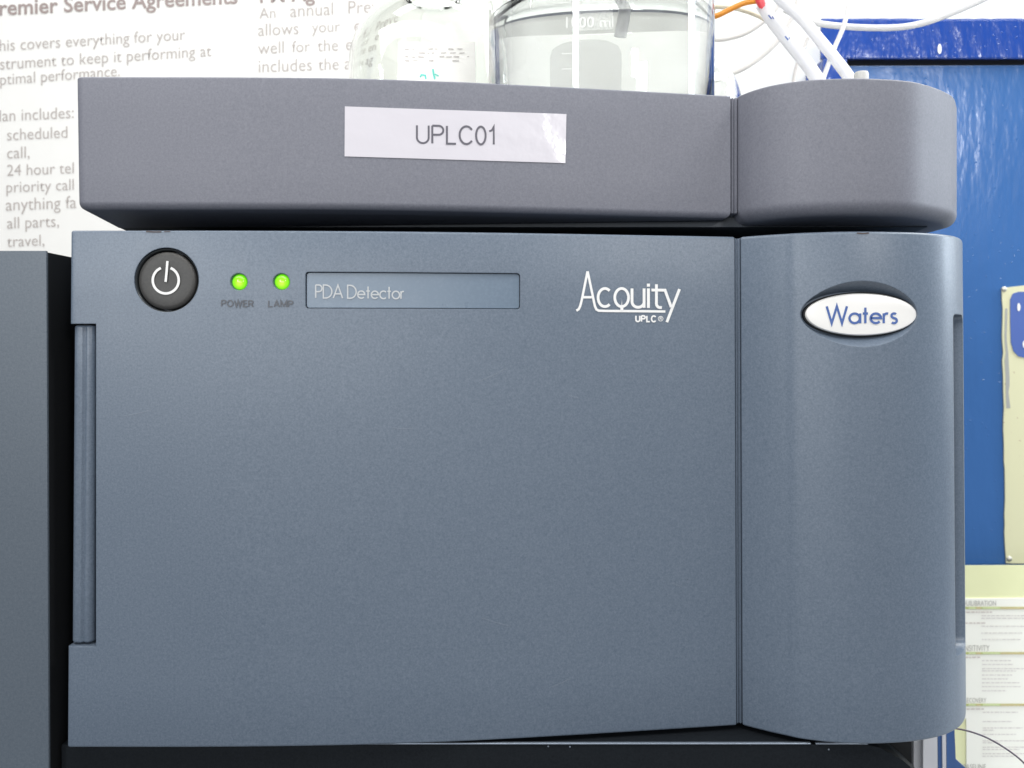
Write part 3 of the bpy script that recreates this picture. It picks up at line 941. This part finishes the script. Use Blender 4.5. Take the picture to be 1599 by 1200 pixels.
# ------------------------------------------------------------------ BLUE CABINET on the wall
RD = 0.690 / D       # door plane
RF = 0.684 / D       # frame plane, a little proud
cab = empty('blue_cabinet', P(1650, 900, RD), 'blue enamelled wall cabinet with a dark gap above its door, right of the instruments', 'cabinet')
def rag(x0, x1, y, amp, n):
    return [(x0 + (x1 - x0) * i / n, y + random.uniform(-amp, amp)) for i in range(n + 1)]
def cabfront(pts, r, back, name, mat):
    return slab(name, [P(x, y, r) for x, y in pts], Vector((0, back, 0)), mat, cab)
top = rag(1283, 2000, 29.5, .6, 60)
cabfront([(1283 + random.uniform(-1.5, 1.5), 92)] + top + [(2000, 92)], RF, .003, 'frame_rail', M['blue_frame'])
cabfront([(1285, 92.4), (1322.5, 92.4), (1322.5, 1300), (1285, 1300)], RF, .05, 'frame_stile', M['blue_frame'])
cabfront([(1326, 103.4), (2000, 100.5), (2000, 1290), (1326, 1290)], RD, .003, 'door', M['blue_door'])
cabfront([(1321, 90), (2000, 90), (2000, 1300), (1321, 1300)], (0.6945) / D, .006, 'backing', M['dark'])
dents = simple('chipped_white_primer', (.80, .82, .84), .35)
for dx, dy, s1 in ((1467, 77, 1.0),):
    slab('paint_chip', [P(dx + 3 * s1 * math.cos(a), dy + 8 * s1 * math.sin(a), RF) + Vector((0, -.0004, 0)) for a in [k * math.pi / 8 for k in range(16)]], Vector((0, .0003, 0)), dents, cab)
for i in range(26):
    x = random.uniform(1500, 1599) if i < 16 else random.uniform(1330, 1500)
    y = random.uniform(30.5, 35) if i < 14 else random.uniform(36, 84)
    s1 = random.uniform(.6, 1.7)
    slab('paint_drip', [P(x + s1 * 1.5 * math.cos(a), y + s1 * math.sin(a), RF) + Vector((0, -.0005, 0)) for a in [k * math.pi / 4 for k in range(8)]], Vector((0, .0004, 0)), dents, cab) if False else None

# cream plate on the door
pl_ = empty('cream_plate', P(1620, 870, RD), 'worn cream metal plate riveted to the blue cabinet door', 'plate')
rp = (0.6885) / D
edge = [(1564.5, 450)]
yy = 470
while yy < 860:
    base = 1565 + (yy - 450) * .012
    edge.append((base + random.uniform(-1.0, 1.2), yy)); yy += random.uniform(10, 26)
edge.append((1571.5, 880))
slab('sheet_metal', [P(x, y, rp) for x, y in edge + [(1760, 882), (1760, 444), (1600, 446)]], Vector((0, .0012, 0)), M['cream'], pl_)
slab('worn_shaded_edge', [P(x + 3.2, y, rp) + Vector((0, -.0002, 0)) for x, y in edge[2:12]] + [P(x + 8 + random.uniform(-2, 1.5), y, rp) + Vector((0, -.0002, 0)) for x, y in edge[2:12][::-1]], Vector((0, .00015, 0)), simple('bare_metal_and_shade', (.36, .37, .36), .5), pl_)  # grey strip paints the edge's shadow together with its chipped bare metal
for rx, ry in ((1568, 452), (1576, 873)):
    disc_lathe('rivet', P(rx, ry, rp), [(.0022, 0), (.0020, -.0006), (.0012, -.0011), (0, -.0013)], simple('rivet_metal', (.55, .54, .48), .35, .5), pl_, 20)
bs = []
for (x, y) in [(1630, 456), (1590, 456), (1581, 459), (1577, 468), (1577, 500), (1578, 535), (1582, 549), (1590, 557), (1600, 559), (1630, 559)]: bs.append(P(x, y, rp))
slab('blue_emblem', [p + Vector((0, -.0006, 0)) for p in bs], Vector((0, .0004, 0)), simple('emblem_blue', (.07, .13, .40), .4), pl_)
for (x, y, a_, b_) in ((1590, 480, 2.4, 6.5), (1599, 538, 3, 6)):
    slab('white_mark', [P(x + a_ * math.cos(t), y + b_ * math.sin(t), rp) + Vector((0, -.0009, 0)) for t in [k * math.pi / 8 for k in range(16)]], Vector((0, .0002, 0)), M['badge'], pl_)

# chart poster in front of the cabinet's lower part
cp_ = empty('chart_poster', P(1600, 1500, .66 / D), 'pale green bordered wall chart with small printed sections, lower right', 'poster')
RC = .678 / D
slab('sheet', [P(1380, 884, RC), P(1800, 882, RC), P(1800, 1500, RC), P(1380, 1500, RC)], Vector((0, .0008, 0)), M['leaf_green'], cp_)
slab('white_panel', [P(1400, 935, RC), P(1770, 933, RC), P(1770, 1120, RC), P(1770, 1480, RC), P(1509, 1480, RC), P(1508, 1122, RC), P(1400, 1122, RC)], Vector((0, .0008, 0)) , M['sheet'], cp_)
for v in cp_.children[-1].data.vertices: v.co.y -= .0009
s_c = lambda px, py, lift: P(px, py, RC) + Vector((0, -.0010 - lift, 0))
gink = simple('chart_heading_ink', (.42, .41, .38), .6)
def heading(t, xe, yb):
    n = len(t)
    word(t, xe - n * 4.35, yb, xe, yb, gink, cp_, 0, 'heading', s_c, .0002, hs=1.45)
heading('EQUILIBRATION', 1554, 945.5)
heading('SENSITIVITY', 1544, 1016)
heading('RECOVERY', 1539, 1096.5)
heading('BASELINE', 1538, 1201)
def bar(x0, x1, y, h, mat, name='ruled_bar', lift=.0003):
    return slab(name, [P(x0, y - h / 2, RC) + Vector((0, -.0010 - lift, 0)), P(x1, y - h / 2, RC) + Vector((0, -.0010 - lift, 0)), P(x1, y + h / 2, RC) + Vector((0, -.0010 - lift, 0)), P(x0, y + h / 2, RC) + Vector((0, -.0010 - lift, 0))], Vector((0, .0001, 0)), mat, cp_)
for yb in (949, 1019.5, 1100):
    bar(1420, 1760, yb, 3.6, M['bar_green'])
    bar(1523, 1530, yb, 3.2, M['bar_orange'], 'colour_stop', .0005)
    bar(1533, 1560, yb, 1.8, M['bar_pale'], 'colour_stop', .0005)
    bar(1511, 1522, yb, 1.8, M['bar_pale'], 'colour_stop', .0005)
    bar(1561, 1600, yb, 3.2, M['bar_orange'], 'colour_stop', .0005)
rnd = random.Random(3)
def microline(x0, x1, y, mat, parts):
    x = x0
    while x < x1:
        w = rnd.uniform(2.5, 8)
        parts.append((x, min(x + w, x1), y)); x += w + 1.3
def microblock(lines, mat, name, h=1.5):
    parts = []
    for x0, x1, y in lines: microline(x0, x1, y, mat, parts)
    V = []; Fc = []
    for a, b, y in parts:
        o = len(V)
        for (x, z) in ((a, y - h / 2), (b, y - h / 2), (b, y + h / 2), (a, y + h / 2)): V.append(s_c(x, z, .0003))
        Fc.append((o, o + 1, o + 2, o + 3))
    ob = link(name, mesh(name, V, Fc), mat, cp_)
    ob['kind'] = 'stuff'
microblock([(1490, 1549, 955.5), (1490, 1537, 972.5), (1490, 1529, 1026), (1490, 1535, 1106.5)], M['micro_red'], 'small_subheading', 1.7)
microblock([(1531, 1640, 961), (1531, 1625, 965), (1531, 1640, 977.5), (1531, 1595, 988), (1532, 1592, 998),
            (1532, 1577, 1031), (1532, 1580, 1037), (1532, 1640, 1043.5), (1532, 1585, 1047), (1532, 1579, 1053.5), (1532, 1572, 1059.5), (1532, 1590, 1065.5), (1532, 1592, 1071.5), (1532, 1570, 1078),
            (1533, 1588, 1111.5), (1533, 1579, 1126), (1533, 1595, 1136), (1533, 1551, 1139.5), (1533, 1585, 1146), (1533, 1640, 1156), (1533, 1560, 1159), (1533, 1620, 1166), (1533, 1590, 1169.5), (1533, 1620, 1176), (1533, 1588, 1180)], M['micro'], 'small_print', 1.2)

# ------------------------------------------------------------------ BOTTLES on the tray
ZF = 305 * U + .0009
def bottle(px, r, rad, body_h, neck_r, height, level, label, gm='glass'):
    c = P(px, 0, r); cz = ZF
    e = empty('glass_bottle', (c.x, c.y, cz), label, 'bottle', 'solvent bottles on the tray')
    t = .0022
    out = [(0, 0), (rad * .86, 0), (rad * .95, .0015), (rad * .99, .004), (rad, .008), (rad, body_h)]
    sh = []
    for k in range(1, 11):
        a = math.pi / 2 * k / 10
        sh.append((neck_r + (rad - neck_r) * math.cos(a) ** 1.4 if k < 10 else neck_r, body_h + (height - .035 - body_h) * math.sin(a)))
    out += sh + [(neck_r, height - .006), (neck_r + .0012, height - .003), (neck_r, height)]
    inn = [(neck_r - t, height), (neck_r - t, height - .035)] + [(max(r_ - t, neck_r - t), z - t * .3) for r_, z in sh[::-1][1:]] + [(rad - t, body_h), (rad - t, .009), (rad * .93 - t, .0045), (rad * .8, .0035), (0, .0045)]
    lathe('vessel', [(r_, z + .0002) for r_, z in out + inn], (c.x, c.y, cz), M[gm], e, 128)
    if level:
        ri = rad - t - .00008
        lathe('liquid', [(0, .0049), (rad * .8, .0040), (rad * .93 - t - .0001, .0050), (ri, .0095), (ri, level - .001), (ri - .0006, level - .0014), (0, level - .0014)], (c.x, c.y, cz), M['liquid'], e, 128)
    return e
big = bottle(937, 1.255, .0530, .150, .020, .225, (153 - ZF * 1000) / 1000, 'large clear glass bottle of clear liquid in the middle of the tray top')
small = bottle(676, 1.50, .0470, .084, .016, .157, .052, 'smaller round shouldered glass bottle left of the large bottle', 'glass_green')
bottle(1080, 1.62, .0300, .070, .014, .135, .0, 'narrow glass bottle mostly hidden behind the right of the large bottle')
def cyl_surf(bpx, r, rad):
    c = P(bpx, 0, r)
    def f(px, py, lift):
        kx, kz = (px - CX) / F, (CY - py) / F
        # ray from the lens against the upright cylinder
        o = Vector((-c.x, -D - c.y)); d = Vector((kx, 1.0)); R_ = rad + lift
        a = d.dot(d); b = o.dot(d); q_ = o.dot(o) - R_ * R_
        t_ = (-b - math.sqrt(max(0, b * b - a * q_))) / a
        return Vector((kx * t_, t_ - D, kz * t_))
    return f
s_b1 = cyl_surf(937, 1.255, .0530); s_b2 = cyl_surf(676, 1.50, .0470)
word('1000 ml', 884, 44, 958, 42.5, M['faint_print'], big, .0, 'graduation_print', s_b1, .0003)
for yy_ in (60, 84, 108):
    strokes_mesh('graduation_print', [([(878, yy_), (893, yy_ - .3)], 1.2)], s_b1, M['faint_print'], big, .0003)
lb_ = patch('bottle_label', (622, 66), (742, 66), (744, 190), (620, 190), s_b2, .0004, .0002, paper('bottle_label_paper', (.84, .83, .80), .7), small, 20, 3)
mk = simple('faded_print', (.50, .47, .46), .7)
r3 = random.Random(11); st_ = []
for row_ in (77, 83, 89, 95):
    x_ = 632
    while x_ < 730:
        w2 = r3.uniform(3, 11)
        if r3.random() < .62: st_.append(([(x_, row_ + r3.uniform(-.5, .5)), (x_ + w2, row_ + r3.uniform(-.5, .5))], r3.uniform(1.2, 2.2)))
        x_ += w2 + r3.uniform(2, 6)
pr = strokes_mesh('faded_print', st_, s_b2, mk, lb_, .0007); pr['kind'] = 'stuff'
strokes_mesh('pen_mark', [([(656, 121), (658, 117), (664, 118), (665, 124)], 2.6), ([(676, 108), (677, 116), (679, 124)], 3.0), ([(679, 116), (685, 119)], 2.2)], s_b2, simple('teal_pen', (.12, .55, .48), .6), lb_, .0008)
# pick-up tube and filter inside the large bottle
tb = tube('pickup_tube', [P(1010, -260, 1.22), P(985, -60, 1.24), P(968, 20, 1.25), P(962, 62, 1.262), P(959, 82, 1.262)], .0021, M['frosted_tube'])
tag(tb, 'milky thin tube dipping into the large glass bottle', 'tube')
flt = lathe('inlet_filter', [(0, 0), (.0105, 0), (.0118, .0012), (.0122, .003), (.0122, .0225), (.0112, .0258), (.0085, .0275), (0, .028)], (P(922, 0, 1.25).x, P(0, 0, 1.25).y + .004, .1095), M['frosted'], None, 40)
tag(flt, 'pale cylindrical inlet filter hanging inside the large glass bottle', 'filter')

# ------------------------------------------------------------------ TUBING above the tray
def ttube(name, pts, wpx, mat, label, cat='tube', group=None):
    r = sum(p[2] for p in pts) / len(pts)
    o = tube(name, [P(*p) for p in pts], wpx * U * r / 2, mat)
    return tag(o, label, cat, group)
ttube('orange_tube', [(1113, 27, 1.36), (1124, 23, 1.36), (1140, 15, 1.36), (1160, 6, 1.36), (1176, 2.5, 1.36), (1187, 2, 1.36)], 8.5, M['orange'], 'short bright orange tube coming out beside the large bottle')
ttube('tube_sleeve', [(1181, -14, 1.355), (1186, -1, 1.355), (1194, 16, 1.355)], 14, M['red'], 'red sleeve at the top end of the wide white tube', 'sleeve')
ttube('wide_tube', [(1190, 8, 1.36), (1206, 33, 1.35), (1229, 62, 1.33), (1256, 95, 1.30), (1280, 130, 1.27), (1300, 165, 1.26)], 21, M['tube_white'], 'wide milky white tube running down from the red sleeve')
ttube('white_tube', [(1200, -20, 1.30), (1222, 3, 1.30), (1252, 30, 1.29), (1281, 64, 1.27), (1304, 92, 1.25), (1330, 128, 1.22), (1350, 170, 1.21)], 18, M['tube_white'], 'milky white tube crossing to the grommet, right of the wide one')
blue_tick = simple('blue_tube_print', (.06, .13, .42), .5)
for (tx, ty, tr, k) in ((1203, 27, 1.337, 0), (1229, 60, 1.317, 1)):
    sf = (lambda r_: (lambda px, py, lift: P(px, py, r_ - lift / D)))(tr)
    o_ = strokes_mesh('tube_print', [([(tx - 3, ty - 3), (tx + 2, ty + 3)], 2.2), ([(tx + 3, ty - 1), (tx + 5, ty + 3)], 1.8)], sf, blue_tick, bpy.data.objects['wide_tube'], .0)
ttube('thin_tube', [(1327, -20, 1.5), (1325, 10, 1.5), (1317, 42, 1.5), (1302, 78, 1.5), (1285, 125, 1.5), (1275, 160, 1.45)], 7.5, M['tube_clear'], 'thin clear tube hanging down steeply in front of the cabinet corner')
ttube('thin_tube', [(1225, 15, 1.6), (1262, 33, 1.6), (1310, 41, 1.6), (1370, 44, 1.6), (1420, 41, 1.6), (1470, 27, 1.6), (1545, -6, 1.6), (1600, -40, 1.6)], 10, M['tube_clear'], 'long clear tube sagging across the top of the blue cabinet')
ttube('thin_tube', [(1085, 55, 1.8), (1112, 62, 1.8), (1140, 60, 1.8), (1172, 48, 1.8), (1205, 22, 1.8), (1225, -10, 1.8)], 7, M['tube_pale'], 'pale tube curling against the wall right of the large bottle, upper of two')
ttube('thin_tube', [(1100, 128, 1.8), (1131, 119, 1.8), (1160, 108, 1.8), (1190, 88, 1.8), (1218, 60, 1.8), (1240, 20, 1.8), (1250, -20, 1.8)], 7, M['tube_pale'], 'pale tube curling against the wall right of the large bottle, lower of two')
ttube('thin_tube', [(1236, 160, 1.7), (1240, 122, 1.7), (1247, 95, 1.7), (1262, 60, 1.7)], 6, M['tube_pale'], 'short faint tube end dropping behind the wide white tube')
ttube('beige_tube', [(1085, 12, 1.42), (1120, 11, 1.42), (1155, 15, 1.42), (1195, 31, 1.42), (1230, 60, 1.42)], 7, simple('beige_tubing', (.72, .66, .52), .35), 'beige tube passing behind the orange tube')

# ------------------------------------------------------------------ FOLDERS and CABLE at lower right
def folder(pts, r, depth, mat, name, label, cat='folder'):
    o = slab(name, [P(x, y, r) for x, y in pts], Vector((0, depth, 0)), mat, None)
    return tag(o, label, cat, None)
wp = paper('folder_white', (.66, .67, .72), .35, .05, 30)
bp_ = simple('folder_blue', (.055, .12, .30), .35)
folder([(1427, 1080), (1441, 1078), (1441, 1700), (1426, 1700)], 1.46, .06, paper('folder_grey', (.46, .47, .50), .35, .04, 30), 'paper_folder', 'grey white folder edge nearest the dark chassis, lower right')
folder([(1441.6, 1078), (1463, 1076), (1469, 1700), (1441.6, 1700)], 1.45, .06, wp, 'paper_folder', 'bright white folder, widest of the upright folders at lower right')
folder([(1464, 1076), (1470, 1076), (1475, 1700), (1470, 1700)], 1.452, .055, bp_, 'paper_folder', 'narrow blue folder spine between two white ones')
folder([(1470.8, 1076), (1477, 1076), (1480, 1700), (1475.6, 1700)], 1.45, .055, wp, 'paper_folder', 'thin white folder strip between two blue spines')
folder([(1478, 1076), (1488, 1076), (1492.5, 1186), (1514, 1205), (1560, 1700), (1481, 1700)], 1.455, .05, bp_, 'paper_folder', 'blue folder at the right end of the upright row')
ttube('thin_cable', [(1450, 1132, 1.3), (1486, 1137, 1.3), (1512, 1142, 1.3), (1540, 1152, 1.3), (1570, 1169, 1.3), (1600, 1193, 1.3), (1640, 1240, 1.3), (1680, 1320, 1.3)], 2.6, M['cable'], 'thin dark cable arching over the wall chart at lower right', 'cable')
